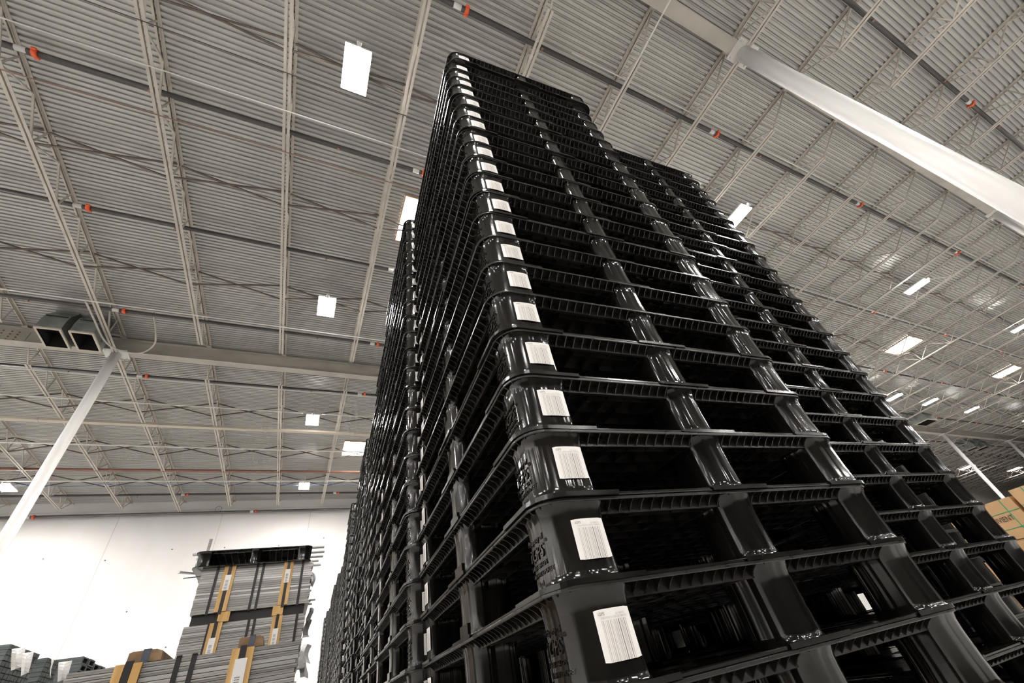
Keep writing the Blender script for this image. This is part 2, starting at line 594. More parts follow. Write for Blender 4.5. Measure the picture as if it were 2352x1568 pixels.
ZL = 8.70 + HC
line('electrical_conduit', 0.431 * 8.7, ZL, -30, 4.0, 0.012, M['white_paint'], 'thin white conduit above the highest left sprinkler pipe')
line('thin_pipe', 0.522 * 8.76, ZL + 0.04, -30, 60, 0.009, M['rust'], 'thin rusty rod below the highest left sprinkler pipe', 'rod')
line('thin_cable', 0.3565 * 8.76, ZL + 0.05, -30, 30, 0.008, M['pipe'], 'thin dark cable passing behind the largest ceiling light', 'cable')
line('electrical_conduit', 1.475 * 8.7, ZL, -30, 3.5, 0.012, M['white_paint'], 'thin white conduit just below the pipe beyond the girder')
line('electrical_conduit', 1.632 * 8.7, ZL, -30, 30, 0.022, M['white_paint'], 'white conduit, first above the white beam in the far bay')
line('electrical_conduit', 1.965 * 8.7, ZL, -30, 30, 0.026, M['white_paint'], 'white conduit, first below the white beam in the far bay')
line('electrical_conduit', 1.92 * 8.7, ZL + 0.03, -30, 30, 0.013, M['cable'], 'thin grey conduit just below the white beam in the far bay')
line('electrical_conduit', 2.308 * 8.7, ZL, -30, 30, 0.026, M['white_paint'], 'white conduit over the blue cable near the white wall')
line('electrical_conduit', 1.118 * 8.7, ZL, -30, 30, 0.018, M['white_paint'], 'white conduit beside the pipe running over the square ducts')
line('electrical_conduit', 0.118 * 8.7, ZL + 0.3, 3.4, 60, 0.012, M['white_paint'], 'thin white conduit along the pipe behind the pallet stack top')
line('electrical_conduit', 0.47 * 8.7, ZL, 8, 60, 0.014, M['white_paint'], 'thin white conduit right of the stacks below the bright lamp')
q = MB()
for i in range(-16, 14):
    x = COLX0 + i * JS
    q.tube([(x + JS * t / 6, 2.345 * 8.7, ZL - 0.10 * math.sin(math.pi * t / 6) + 0.02) for t in range(7)], 0.010, 6, cap=False)
tag(q.build('data_cable', M['blue']), 'blue cable sagging between joists near the white wall', 'cable')
m = MB()
m.box(-30, 26, 1.795 * 8.7 - 0.08, 1.795 * 8.7 + 0.08, ZL, ZL + 0.08)
for i in range(-3, 5):
    m.box(i * 3.1 + 1.2, i * 3.1 + 1.28, 1.795 * 8.7 - 0.09, 1.795 * 8.7 + 0.09, ZL - 0.01, ZL + 0.09, 1)
tag(m.build('cable_tray', [M['duct_edge'], M['joist']]), 'wide white beam-like tray crossing the far roof bay', 'tray')
q = MB()
q.tube([(0.5285 * 8.62, -6, 8.62 + HC), (0.5285 * 8.62, 3.5, 8.62 + HC)], 0.016, 8)
q.tube([(0.5285 * 8.62, 0.3, 8.62 + HC), (0.5285 * 8.62, 0.42, 8.62 + HC)], 0.024, 8)
tag(q.build('electrical_conduit', M['white_paint']), 'shiny white conduit running down from the top edge to the front stack', 'conduit')
q = MB()
q.tube([(4.52, GY[1] + 3.1, ZJB), (4.52, GY[1] + 3.1, ZJB)], 0.01, 4) if False else None

# hoop hanging under the wall pipe
q = MB()
hx, hz = -3.98, 8.93 + HC
q.tube([(hx + 0.13 * math.cos(a * math.pi / 8), WALL_Y - 0.06, hz + 0.13 * math.sin(a * math.pi / 8)) for a in range(17)], 0.008, 6, cap=False)
tag(q.build('wire_hoop', M['pipe_grey']), 'small round wire hoop hung high on the white wall', 'hoop')

# looped cable by the ducts
def dirp(dx, dy, z):
    return (dx * z, dy * z, z + HC)
q = MB()
loop = [dirp(-0.64, 1.12, 8.68), dirp(-0.638, 1.2, 8.65), dirp(-0.636, 1.28, 8.6), dirp(-0.615, 1.325, 8.55), dirp(-0.56, 1.335, 8.55),
        dirp(-0.515, 1.285, 8.7), dirp(-0.50, 1.22, 8.85), dirp(-0.492, 1.13, 9.1)]
def smooth(pts, n=6):
    P_ = [Vector(p) for p in pts]
    P_ = [P_[0]] + P_ + [P_[-1]]
    out = []
    for i in range(1, len(P_) - 2):
        for k in range(n):
            t = k / n
            a, b, c_, d_ = P_[i - 1:i + 3]
            out.append(0.5 * ((2 * b) + (-a + c_) * t + (2 * a - 5 * b + 4 * c_ - d_) * t * t + (-a + 3 * b - 3 * c_ + d_) * t ** 3))
    out.append(P_[-2])
    return out
q.tube(smooth(loop), 0.022, 8)
tag(q.build('hanging_cable', M['cable']), 'grey cable looping down beside the top of the left column', 'cable')

# ------------------------------------------------------------------ ducts
def duct(x0, x1, y0, y1, z, label, rz=0.0):
    cx, cy = (x0 + x1) / 2, (y0 + y1) / 2
    t = thing('air_duct', label, 'duct', (cx, cy, z), rz, 'square roof ducts')
    w_, d_ = (x1 - x0) / 2, (y1 - y0) / 2
    o, l, e = MB(), MB(), MB()
    def rg(sx, sy, zz, oy=0.0):
        return [(-sx, -sy + oy, zz), (sx, -sy + oy, zz), (sx, sy + oy, zz), (-sx, sy + oy, zz)]
    top = ZDECK - z
    o.loft([rg(w_, d_, 0), rg(w_, d_, top * 0.35), rg(w_, d_ * 0.97, top * 0.6, d_ * 0.1), rg(w_ * 0.96, d_ * 0.7, top * 0.9, d_ * 0.35), rg(w_ * 0.96, d_ * 0.7, top - 0.01, d_ * 0.35)], mi=0)
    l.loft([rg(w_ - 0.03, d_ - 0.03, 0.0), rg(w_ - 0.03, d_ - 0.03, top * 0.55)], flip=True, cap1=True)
    for a, b in (((-w_ - .01, -d_ - .01), (w_ + .01, -d_ + .03)), ((-w_ - .01, d_ - .03), (w_ + .01, d_ + .01)), ((-w_ - .01, -d_ + .03), (-w_ + .03, d_ - .03)), ((w_ - .03, -d_ + .03), (w_ + .01, d_ - .03))):
        e.box(a[0], b[0], a[1], b[1], -0.012, 0.03)
    o.build('duct_body', M['galv'], t)
    tag(l.build('duct_inner_shade', M['dark'], t), 'inside of the duct, blackened for its shade')  # shade inside the outlet is put into this black surface
    tag(e.build('rim', M['duct_edge'], t), 'cream rim')
    return t


duct(-0.783 * 8.5, -0.727 * 8.5, 1.26 * 8.5, 1.348 * 8.5, 8.5 + HC, 'galvanised square duct outlet, left of the pair beside the left column')
duct(-0.709 * 8.5, -0.655 * 8.5, 1.262 * 8.5, 1.348 * 8.5, 8.5 + HC, 'galvanised square duct outlet, right of the pair touching the left column')
duct(4.24 * 8.5, 4.40 * 8.5, 1.17 * 8.5, 1.26 * 8.5, 8.5 + HC, 'distant grey duct hanging from the roof right of the stacks')
duct(5.93 * 8.5, 6.02 * 8.5, 1.50 * 8.5, 1.59 * 8.5, 8.5 + HC, 'far grey duct, left of the pair behind the thin distant column')
duct(6.10 * 8.5, 6.20 * 8.5, 1.47 * 8.5, 1.57 * 8.5, 8.5 + HC, 'far grey duct, right of the pair behind the thin distant column')

# ------------------------------------------------------------------ lamps
pan, hou, sen = MB(), MB(), MB()
pan.box(-0.205, 0.205, -0.355, 0.355, -0.012, -0.002)
hou.box(-0.215, 0.215, -0.365, 0.365, 0.0, 0.05)
hou.box(-0.10, 0.10, -0.28, 0.28, 0.05, 0.10)
for sy in (-0.25, 0.25):
    hou.tube([(0, sy, 0.05), (0, sy, ZDECK - 8.62 - HC)], 0.006, 5)
sen.tube([(0, -0.42, 0.03), (0, -0.42, -0.05)], 0.04, 10)
sen.box(-0.02, 0.02, -0.42, -0.36, 0.0, 0.03)
lm = (('lamp_panel', pan.mesh('lamp_panel', [M['lamp']])), ('housing', hou.mesh('housing', [M['housing']])), ('sensor', sen.mesh('sensor', [M['housing']])))
vis = {(0, 0): 'largest glowing ceiling lamp, left of the front stack top', (0, 1): 'glowing ceiling lamp above the left girder, second below the largest',
       (0, 2): 'glowing ceiling lamp beyond the left girder, middle of the far bay', (0, 3): 'glowing ceiling lamp nearest the white wall beside the stacks',
       (-1, 3): 'glowing ceiling lamp at the left edge beside the white column', (1, 0): 'dazzling ceiling lamp touching the edge of the right stack',
       (2, 0): 'long glowing ceiling lamp in the middle of the right roof', (3, 0): 'long glowing ceiling lamp at the right edge',
       (3, 1): 'small far ceiling lamp just over the right stack edge', (4, 1): 'small far ceiling lamp, rightmost of the trio near the far duct',
       (1, -1): 'ceiling lamp glowing at the top right corner'}
hid = 0
lamps = [(k, j, (-0.036 + 1.1475 * k) * 8.62, (0.305 + 0.69 * j) * 8.62) for k in range(-4, 6) for j in range(-3, 4) if not (k >= 5 and j < 0)]
lamps.append((3.5, 1, 3.868 * 8.62, 0.984 * 8.62))
vis[(3.5, 1)] = 'small far ceiling lamp, middle of the trio near the far duct'
for k, j, x, y in lamps:
    if y < Y_S + 1 or y > WALL_Y - 1:
        continue
    if k > 4 and j > 0:
        pass
    p0 = (x, y, 8.62 + HC)
    if (k, j) in vis:
        lb = vis[(k, j)]
    elif in_view([p0], 0):
        if k > 0 and j > 0 and proj(p0)[0] < 2000:
            lb = 'high bay lamp hidden by the stacks, %s in row %s from the wall' % (ordinal(int(k)), ordinal(4 - j))
        else:
            continue
    else:
        side_ = 'behind the camera' if y < 0 else ('left of the picture' if x < 0 else 'right of the picture')
        lb = 'high bay lamp %s, %s in the %s row from the wall' % (side_, ordinal(int(k) + 5), ordinal(4 - j))
    t = thing('high_bay_lamp', lb, 'lamp', p0, 0, 'high bay lamps' if (k, j) in vis else ('unseen high bay lamps'))
    for nm, me in lm:
        link(nm, me, t)

# ------------------------------------------------------------------ skylights
def skylight(xa, xb, ya, yb, label):
    z = ZDECK
    t = thing('roof_skylight', label, 'skylight', ((xa + xb) / 2, (ya + yb) / 2, z), 0, 'roof skylights')
    a, b = (xb - xa) / 2, (yb - ya) / 2
    p_, c_ = MB(), MB()
    p_.box(-a, a, -b, b, -0.012, -0.004)
    for q_ in ((-a - 0.03, a + 0.03, -b - 0.03, -b), (-a - 0.03, a + 0.03, b, b + 0.03), (-a - 0.03, -a, -b, b), (a, a + 0.03, -b, b)):
        c_.box(*q_, -0.05, 0.0)
    tag(p_.build('glazing', M['sky'], t), 'glowing white pane')
    c_.build('curb', M['curb'], t)


zd = ZDECK - HC
skylight(0.118 * zd, 0.262 * zd, 0.545 * zd, 0.684 * zd, 'bright skylight just left of the front stack')
skylight(0.114 * zd, 0.255 * zd, 1.855 * zd, 1.995 * zd, 'bright skylight in the far bay beside the row of stacks')
skylight(2.660 * zd, 2.805 * zd, 0.538 * zd, 0.664 * zd, 'slanted bright skylight in the right roof, nearer of two')
skylight(3.955 * zd, 4.10 * zd, 0.535 * zd, 0.655 * zd, 'slanted bright skylight at the right edge, above the far lamps')
skylight(6.70 * zd, 6.86 * zd, 1.86 * zd, 1.99 * zd, 'thin distant skylight left of the thin column')
skylight(8.10 * zd, 8.27 * zd, 1.87 * zd, 2.0 * zd, 'thin distant skylight at the right edge right of the thin column')

# ================================================================== plastic pallets
PW, PD, PH = 1.016, 1.219, 0.142
LIP = 0.027                      # width of the outer lip
RC = 0.062                       # plan radius of the deck corners


def rrect(inset, rad=None, n=8, w_=PW, d_=PD, x0=0.0, y0=0.0):
    """rounded rectangle outline, counter-clockwise"""
    rr_ = max((RC if rad is None else rad) - inset, 0.004)
    xa, xb, ya, yb = x0 + inset, x0 + w_ - inset, y0 + inset, y0 + d_ - inset
    pts = []
    for cx, cy, a0 in ((xb - rr_, ya + rr_, -90), (xb - rr_, yb - rr_, 0), (xa + rr_, yb - rr_, 90), (xa + rr_, ya + rr_, 180)):
        for i in range(n + 1):
            a = math.radians(a0 + 90 * i / n)
            pts.append((cx + rr_ * math.cos(a), cy + rr_ * math.sin(a)))
    return pts


def ring(inset, z, n=8, rad=None):
    return [(x, y, z) for x, y in rrect(inset, rad, n)]


def perimeter_spots(step):
    """positions and inward normals around the outer outline"""
    out = rrect(0.0, n=10)
    inn = rrect(LIP, n=10)
    segs, L = [], 0
    for i in range(len(out)):
        a, b = Vector(out[i]), Vector(out[(i + 1) % len(out)])
        c_, d_ = Vector(inn[i]), Vector(inn[(i + 1) % len(inn)])
        l_ = (b - a).length
        if l_ > 1e-6:
            segs.append((L, l_, a, b, c_, d_))
            L += l_
    n = int(round(L / step))
    for k in range(n):
        s_ = k * L / n
        for l0, l_, a, b, c_, d_ in segs:
            if l0 <= s_ < l0 + l_:
                t = (s_ - l0) / l_
                yield a.lerp(b, t), c_.lerp(d_, t)
                break


# --- bottom frame
bd = MB()
IN = 0.003
bd.loft([ring(0.118, 0.0005), ring(IN + 0.0015, 0.0), ring(IN, 0.0015), ring(IN, 0.0056), ring(IN + 0.001, 0.0064), ring(IN + 0.0035, 0.0064),
         ring(IN + 0.004, 0.0015), ring(0.0255, 0.0015), ring(0.026, 0.0064), ring(0.029, 0.0064), ring(0.030, 0.0045), ring(0.118, 0.006), ring(0.118, 0.0005)], smooth=False)
for a, b in perimeter_spots(0.0265):
    t = (b - a).normalized()
    sd = Vector((-t.y, t.x)) * 0.0011
    p = a + t * 0.005
    q = a + t * 0.026
    bd.obox((p.x - sd.x, p.y - sd.y, 0.0015), (q.x - p.x, q.y - p.y, 0), (2 * sd.x, 2 * sd.y, 0), (0, 0, 0.0046))
for xa, xb in ((0.45, 0.566),):
    bd.box(xa, xb, 0.11, PD - 0.11, 0.0, 0.006)
bd.box(0.11, PW - 0.11, 0.545, 0.674, 0.0, 0.0062)
# raised lip segments by the posts
def lip_seg(pts2):
    P_ = [Vector(p) for p in pts2]
    outer, inner = [], []
    for i, p in enumerate(P_):
        t = (P_[min(i + 1, len(P_) - 1)] - P_[max(i - 1, 0)]).normalized()
        nn = Vector((-t.y, t.x))
        outer.append(p)
        inner.append(p + nn * 0.006)
    bd.loft([[(p.x, p.y, z) for p in ol] for ol, z in ((inner, 0.0), (outer, 0.0), (outer, 0.0085), (inner, 0.0085))], closed=False)
o_ = rrect(-0.0015, n=8)
for q4 in range(4):
    cpts = o_[q4 * 9:(q4 + 1) * 9]
    a = Vector(cpts[0]) - Vector(cpts[1])
    dirs = (((-1, 0), (0, 1)), ((0, -1), (-1, 0)), ((1, 0), (0, -1)), ((0, 1), (1, 0)))[q4]
    e0 = Vector(cpts[0]) + Vector(dirs[0]) * 0.12
    e1 = Vector(cpts[-1]) + Vector(dirs[1]) * 0.12
    lip_seg([tuple(e0)] + cpts + [tuple(e1)])
for xa, ya, xb, yb in ((0.43, -0.0015, 0.60, -0.0015), (PW - 0.43, PD + 0.0015, PW - 0.60, PD + 0.0015), (PW + 0.0015, 0.52, PW + 0.0015, 0.70), (-0.0015, 0.70, -0.0015, 0.52)):
    lip_seg([(xa, ya), (xb, yb)])

# --- top deck
td = MB()
ZLIP, ZSK = 0.1352, 0.116
td.loft([ring(LIP + 0.008, ZSK), ring(LIP, ZSK), ring(LIP, ZLIP + 0.004), ring(0.003, ZLIP + 0.004), ring(0.0025, ZLIP), ring(0.001, ZLIP), ring(0.0, ZLIP + 0.0015), ring(0.0, PH - 0.0015),
         ring(0.0015, PH - 0.0003), ring(0.03, PH - 0.0003)])
td.face(tuple(range(len(td.v) - 36, len(td.v))))
td.loft([ring(LIP + 0.008, ZSK), ring(LIP + 0.008, 0.1365)], flip=True)
td.face(tuple(range(len(td.v) - 36, len(td.v)))[::-1])
for a, b in perimeter_spots(0.0265):                       # gusset webs under the lip
    t = (b - a).normalized()
    sd = Vector((-t.y, t.x)) * 0.0012
    p, q, md = a + t * 0.002, a + t * (LIP + 0.001), a + t * 0.014
    n = len(td.v)
    for sg in (-1, 1):
        s2 = sd * sg
        td.v += [(p.x + s2.x, p.y + s2.y, ZLIP + 0.001), (p.x + s2.x, p.y + s2.y, ZLIP + 0.006), (q.x + s2.x, q.y + s2.y, ZLIP + 0.006),
                 (q.x + s2.x, q.y + s2.y, ZSK + 0.001), (md.x + s2.x, md.y + s2.y, ZLIP - 0.006)]
    td.face((n, n + 1, n + 2, n + 3, n + 4))
    td.face((n + 9, n + 8, n + 7, n + 6, n + 5))
    td.face((n, n + 4, n + 9, n + 5))
    td.face((n + 4, n + 3, n + 8, n + 9))
for i in range(1, 18):
    x = i * PW / 18
    td.box(x - 0.0012, x + 0.0012, 0.034, PD - 0.034, 0.118, 0.137)
for i in range(1, 22):
    y = i * PD / 22
    td.box(0.034, PW - 0.034, y - 0.0012, y + 0.0012, 0.118, 0.137)

# --- posts
def sup_outline(x0, x1, y0, y1, rads, n=6, bow=0.002):
    """rounded box plan outline, ccw, own radius for each corner (se, ne, nw, sw)"""
    cs = ((x1, y0, -90, rads[0]), (x1, y1, 0, rads[1]), (x0, y1, 90, rads[2]), (x0, y0, 180, rads[3]))
    pts = []
    for cx, cy, a0, rr_ in cs:
        ox = cx - rr_ if cx == x1 else cx + rr_
        oy = cy - rr_ if cy == y0 + 1e9 else (cy + rr_ if cy == y0 else cy - rr_)
        for i in range(n + 1):
            a = math.radians(a0 + 90 * i / n)
            pts.append((ox + rr_ * math.cos(a), oy + rr_ * math.sin(a)))
    return pts


def post_mb(x0, x1, y0, y1, rads):
    o = sup_outline(x0, x1, y0, y1, rads)
    cx, cy = (x0 + x1) / 2, (y0 + y1) / 2
    def lv(z, g):
        return [(cx + (x - cx) * (1 + g / (x1 - x0) * 2), cy + (y - cy) * (1 + g / (y1 - y0) * 2), z) for x, y in o]
    b = MB()
    b.loft([lv(0.006, 0.008), lv(0.0085, 0.0045), lv(0.013, 0.002), lv(0.022, 0.001), lv(0.060, -0.0005), lv(0.105, 0.0), lv(0.122, 0.0015), lv(0.130, 0.004), lv(0.1365, 0.006)], smooth=True)
    return b


FI, SI = 0.009, 0.018           # inset of the posts from the short and the long sides
big, sm = 0.045, 0.030
posts = []
xs3 = ((SI, 0.138), (0.452, 0.564), (PW - 0.138, PW - SI))
ys3 = ((FI, 0.128), (0.535, 0.684), (PD - 0.128, PD - FI))
for i, (xa, xb) in enumerate(xs3):
    for j, (ya, yb) in enumerate(ys3):
        rads = [sm, sm, sm, sm]
        if i == 0 and j == 0: rads[3], rads[0] = big, 0.014
        if i == 2 and j == 0: rads[0] = big
        if i == 2 and j == 2: rads[1] = big
        if i == 0 and j == 2: rads[2], rads[3] = big, 0.014
        if i == 1: rads = [0.042] * 4
        if j == 1 and i != 1: rads = [0.035] * 4
        posts.append(post_mb(xa, xb, ya, yb, rads))
# grip tab on the long-side middle posts
tab = MB()
tab.box(SI - 0.007, SI + 0.012, 0.575, 0.655, 0.009, 0.038)
tab2 = MB()
tab2.box(PW - SI - 0.012, PW - SI + 0.007, 0.565, 0.645, 0.009, 0.038)

# --- barcode sticker, in its own frame: x right, y up, z out
LW, LHt = 0.066, 0.068
rnd = random.Random(3)
bars = []
x = 0.010
while x < LW - 0.009:
    w1 = rnd.choice((0.0005, 0.0006, 0.0010, 0.0014))
    bars.append((x, x + w1, 1 if rnd.random() < 0.45 else 2))
    x += w1 + rnd.choice((0.0010, 0.0014, 0.0018, 0.0024))
igps_s = text_mb('iGPS', 0.0062, 0, 0.15)
fine = [text_mb('3303700033.1000.2517883951', 0.0040), text_mb('2517883951', 0.0036)]


def sticker(fine_print=True, nseg=8, bulge=0.0022):
    b = MB()
    def P_(u, v, o=0.0):
        t = (u / LW - 0.5) * 2
        return (u, v, bulge * (1 - t * t) + o - (0.0028 * max(0, -t - 0.35) ** 2))
    cr = 0.003
    for i in range(nseg):
        a, c_ = LW * i / nseg, LW * (i + 1) / nseg
        za = 0.0012 if i == 0 else 0
        zc = 0.0012 if i == nseg - 1 else 0
        b.v += [P_(a, za, 0.0004), P_(c_, zc, 0.0004), P_(c_, LHt - zc, 0.0004), P_(a, LHt - za, 0.0004)]
        n = len(b.v) - 4
        b.face((n, n + 1, n + 2, n + 3), 0)
    for a, c_, mi in bars:
        b.v += [P_(a, 0.0, 0.0007), P_(c_, 0.0, 0.0007), P_(c_, LHt - 0.0155, 0.0007), P_(a, LHt - 0.0155, 0.0007)]
        n = len(b.v) - 4
        b.face((n, n + 1, n + 2, n + 3), mi)
    if fine_print:
        for tx, ux, vy, mi in ((igps_s, 0.006, LHt - 0.0085, 1), (fine[0], 0.010, LHt - 0.0135, 2), (fine[1], 0.038, LHt - 0.0095, 2)):
            t2 = MB()
            t2.v = [P_(v[0] + ux, v[1] + vy, 0.0008) for v in tx.v]
            t2.f, t2.sm = tx.f, tx.sm
            t2.mi = [mi] * len(tx.f)
            b.add(t2)
    return b


def sticker_on_front(b):      # on the short side facing -y, at its left post
    return Matrix.Translation((0.062, FI - 0.0012, 0.036)) @ Matrix(((1, 0, 0, 0), (0, 0, -1, 0), (0, 1, 0, 0), (0, 0, 0, 1)))


def sticker_on_left(b):       # on the long side facing -x, at its left (far) post
    return Matrix.Translation((SI - 0.0012, PD - 0.060, 0.036)) @ Matrix(((0, 0, -1, 0), (-1, 0, 0, 0), (0, 1, 0, 0), (0, 0, 0, 1)))


st_full, st_lo = sticker(True), sticker(False, 4)
def placed(b, mt):
    r_ = MB()
    r_.add(b, mt)
    return r_

# --- moulded lettering on the long side, corner post next to the short side with the sticker
let = MB()
tf = lambda ty, tz, sc=1.0: Matrix.Translation((SI - 0.0006, ty, tz)) @ Matrix(((0, 0, -1, 0), (-1, 0, 0, 0), (0, 1, 0, 0), (0, 0, 0, 1)))
for body, size, ty, tz, sh in (('Property of', 0.0135, 0.112, 0.088, 0.2), ('iGPS', 0.031, 0.112, 0.060, 0.25), ('\u00ae', 0.009, 0.044, 0.080, 0.0),
                               ('1-800-884-IGPS', 0.0105, 0.114, 0.046, 0.15), ('WWW.IGPS.NET', 0.0105, 0.110, 0.0325, 0.15), ('Earth', 0.0105, 0.095, 0.018, 0.15)):
    tb = text_mb(body, size, 0.0011, sh)
    let.add(tb, tf(ty, tz))
wv = []
for x_, y_, z_ in let.v:                 # wrap the lettering round the corner of the post
    g_ = (FI + big) - y_
    if g_ > 0:
        g_ = min(g_, big * 0.85)
        x_ += big - math.sqrt(big * big - g_ * g_)
    wv.append((x_, y_, z_))
let.v = wv

mats_p = [M['plastic']]
me_bottom = bd.mesh('bottom_frame', [M['plastic']])
me_top = td.mesh('top_deck', [M['deck_plastic']])
me_posts = [p.mesh('post', [M['post']]) for p in posts]
me_tab = tab.mesh('grip_tab', [M['plastic']])
me_tab2 = tab2.mesh('grip_tab', [M['plastic']])
SM = [M['sticker'], M['ink'], M['ink_pale']]
me_stf = placed(st_full, sticker_on_front(0)).mesh('barcode_sticker', SM)
me_stl = placed(st_full, sticker_on_left(0)).mesh('barcode_sticker', SM)
me_let = let.mesh('moulded_lettering', [M['post']])

# one-mesh version for pallets too small to show parts
one = MB()
one.add(bd, None, 0)
one.add(td, None, 1)
for p in posts:
    one.add(p, None, 2)
one.add(tab)
for b_, mt in ((st_lo, sticker_on_front(0)), (st_lo, sticker_on_left(0))):
    one.add(b_, mt, 3)
me_one = one.mesh('plastic_pallet', [M['plastic'], M['deck_plastic'], M['post']] + SM)
# light version for pallets nobody sees closely
lo = MB()
lo.loft([ring(0.118, 0.0, 3), ring(0.0, 0.0, 3), ring(0.0, 0.0095, 3), ring(0.118, 0.0095, 3)])
lo.loft([ring(LIP, ZSK, 3), ring(LIP, ZLIP, 3), ring(0.0, ZLIP, 3), ring(0.0, PH, 3)])
n_ = len(lo.v)
lo.face(tuple(range(n_ - 16, n_)))
for (xa, xb) in xs3:
    for (ya, yb) in ys3:
        lo.loft([[(x, y, z) for x, y in sup_outline(xa, xb, ya, yb, [0.03] * 4, 2)] for z in (0.009, 0.135)], smooth=True)
nlab = MB()
nlab.quad((0.062, FI - 0.001, 0.036), (0.128, FI - 0.001, 0.036), (0.128, FI - 0.001, 0.104), (0.062, FI - 0.001, 0.104))
nlab.quad((SI - 0.001, PD - 0.06, 0.036), (SI - 0.001, PD - 0.126, 0.036), (SI - 0.001, PD - 0.126, 0.104), (SI - 0.001, PD - 0.06, 0.104))
lo.add(nlab, None, 1)

proto = thing('plastic_pallet', 'pallet', 'pallet')
def fill_proto(t, lettering=True):
    link('bottom_frame', me_bottom, t)
    link('top_deck', me_top, t)
    for me in me_posts:
        link('post', me, t)
    link('grip_tab', me_tab, t)
    link('grip_tab', me_tab2, t)
    tag(link('barcode_sticker', me_stf, t), 'white barcode sticker on the short side')
    tag(link('barcode_sticker', me_stl, t), 'white barcode sticker on the long side')
    if lettering:
        link('moulded_lettering', me_let, t)
fill_proto(proto)

TH = -0.05174929
C0 = Vector((0.37633, 0.64735))
DX = Vector((math.cos(TH), math.sin(TH)))
DY = Vector((-math.sin(TH), math.cos(TH)))
OFF1 = {9: (0, .002), 10: (-.004, -.005), 11: (-.006, -.005), 12: (-.007, -.008), 13: (-.013, -.01), 14: (-.005, -.003), 15: (0, .001), 16: (.002, .005),
        17: (.010, .002), 18: (.006, .003), 19: (.004, .002), 20: (.004, .001), 21: (.007, .007), 22: (.006, -.002), 23: (.005, .006), 24: (.012, -.002),
        25: (-.003, -.002), 26: (0, -.003), 27: (.004, .002), 28: (.006, -.002), 29: (.026, -.024)}
rs = random.Random(11)
XT = [0, 0.0, -.005, .03, 0, .025, -.035, .005, .02, .0, -.04, -.09, -.10, -.12, -.17, -.23]
TOPN = [30, 30, 30, 29, 30, 29, 30, 28, 30, 29, 30, 30, 30, 29, 30, 30]
stacks = []
for i in range(16):
    stacks.append(('L', i, XT[i], 1.245 * i, TOPN[i]))
stacks.append(('R', 0, 1.295, 0.24, 30))
stacks.append(('R', 1, 1.31, 1.50, 30))
stacks.append(('R', 2, 1.30, 2.76, 29))
stacks.append(('R', 3, 1.32, 4.02, 29))
for i in range(4, 9):
    stacks.append(('R', i, 1.31, 0.24 + 1.26 * i, 29))
for i in range(6):
    stacks.append(('R', 10 + i, 2.62, 0.79 + 1.26 * i, 28))

allp = []
for side, i, t0, s0, n_top in stacks:
    for k in range(n_top):
        ox, oy = rs.uniform(-.006, .006), rs.uniform(-.005, .005)
        yaw = rs.uniform(-.0035, .0035)
        if rs.random() < 0.08:
            ox += rs.choice((-.012, .012))
        if side == 'L' and i == 0:
            ox, oy = OFF1.get(k, (rs.uniform(-.003, .003), 0.0))
            yaw = yaw * 0.35 - 0.008
        if side == 'R' and i == 0:
            fr = (29 - k) / 29
            ox = ox * 0.7 + -0.02 + 0.055 * min(1, fr * 2.2)
            oy = oy * 0.7 + -0.02 + 0.06 * min(1, fr * 1.8)
        if side == 'L' and i == 1:
            ox = ox * 0.6 - 0.02 - 0.028 * k / 29
        p = C0 + DX * (t0 + ox) + DY * (s0 + oy)
        allp.append((side, i, k, n_top, p, TH + yaw, p.length))


def corners(p, rz, z):
    c_, s_ = math.cos(rz), math.sin(rz)
    for a in (0, PW / 2, PW):
        for b in (0, PD / 2, PD):
            for zz in (0, PH):
                yield (p.x + c_ * a - s_ * b, p.y + s_ * a + c_ * b, z + zz)


cand, rest = [], []
for q in allp:
    side, i, k, n_top, p, rz, dist = q
    ok = in_view(list(corners(p, rz, k * PH)), 0)
    if ok and not (side == 'R' and i > 0):
        cand.append(q)
    else:
        rest.append(q)
cand.sort(key=lambda q: q[6])
keep, over = cand[:299], cand[299:]
first = True
for side, i, k, n_top, p, rz, dist in keep:
    kt = n_top - k
    if side == 'L':
        where = 'the nearest stack, at the centre' if i == 0 else 'the %s stack back in the receding row' % ORD1[i + 1]
    else:
        where = 'the recessed stack right of the nearest one'
    lb = 'black plastic pallet, %s from the top of %s' % (ORD[kt], where)
    if kt == 1:
        lb = 'black plastic pallet topping %s' % where
    if (side == 'R') or i <= 3:
        if first:
            t = proto
            first = False
        else:
            t = copy_tree(proto)
            if side == 'R' or i > 1:
                for ch in list(t.children):
                    if ch.name.startswith('moulded_lettering'):
                        bpy.data.objects.remove(ch)
    else:
        t = link('plastic_pallet', me_one)
    tag(t, lb, 'pallet', 'stacked black plastic pallets')
    t.location = (p.x, p.y, k * PH)
    t.rotation_euler = (0, 0, rz)

big_m = MB()
for side, i, k, n_top, p, rz, dist in rest + over:
    big_m.add(lo, Matrix.Translation((p.x, p.y, k * PH)) @ Matrix.Rotation(rz, 4, 'Z'))
tag(big_m.build('plastic_pallets', [M['plastic'], M['sticker']]), 'black plastic pallets at the far end and under the stacks', 'pallets', None, 'stuff')
print('pallets in view', len(cand), 'individual', len(keep), 'mass', len(rest) + len(over))

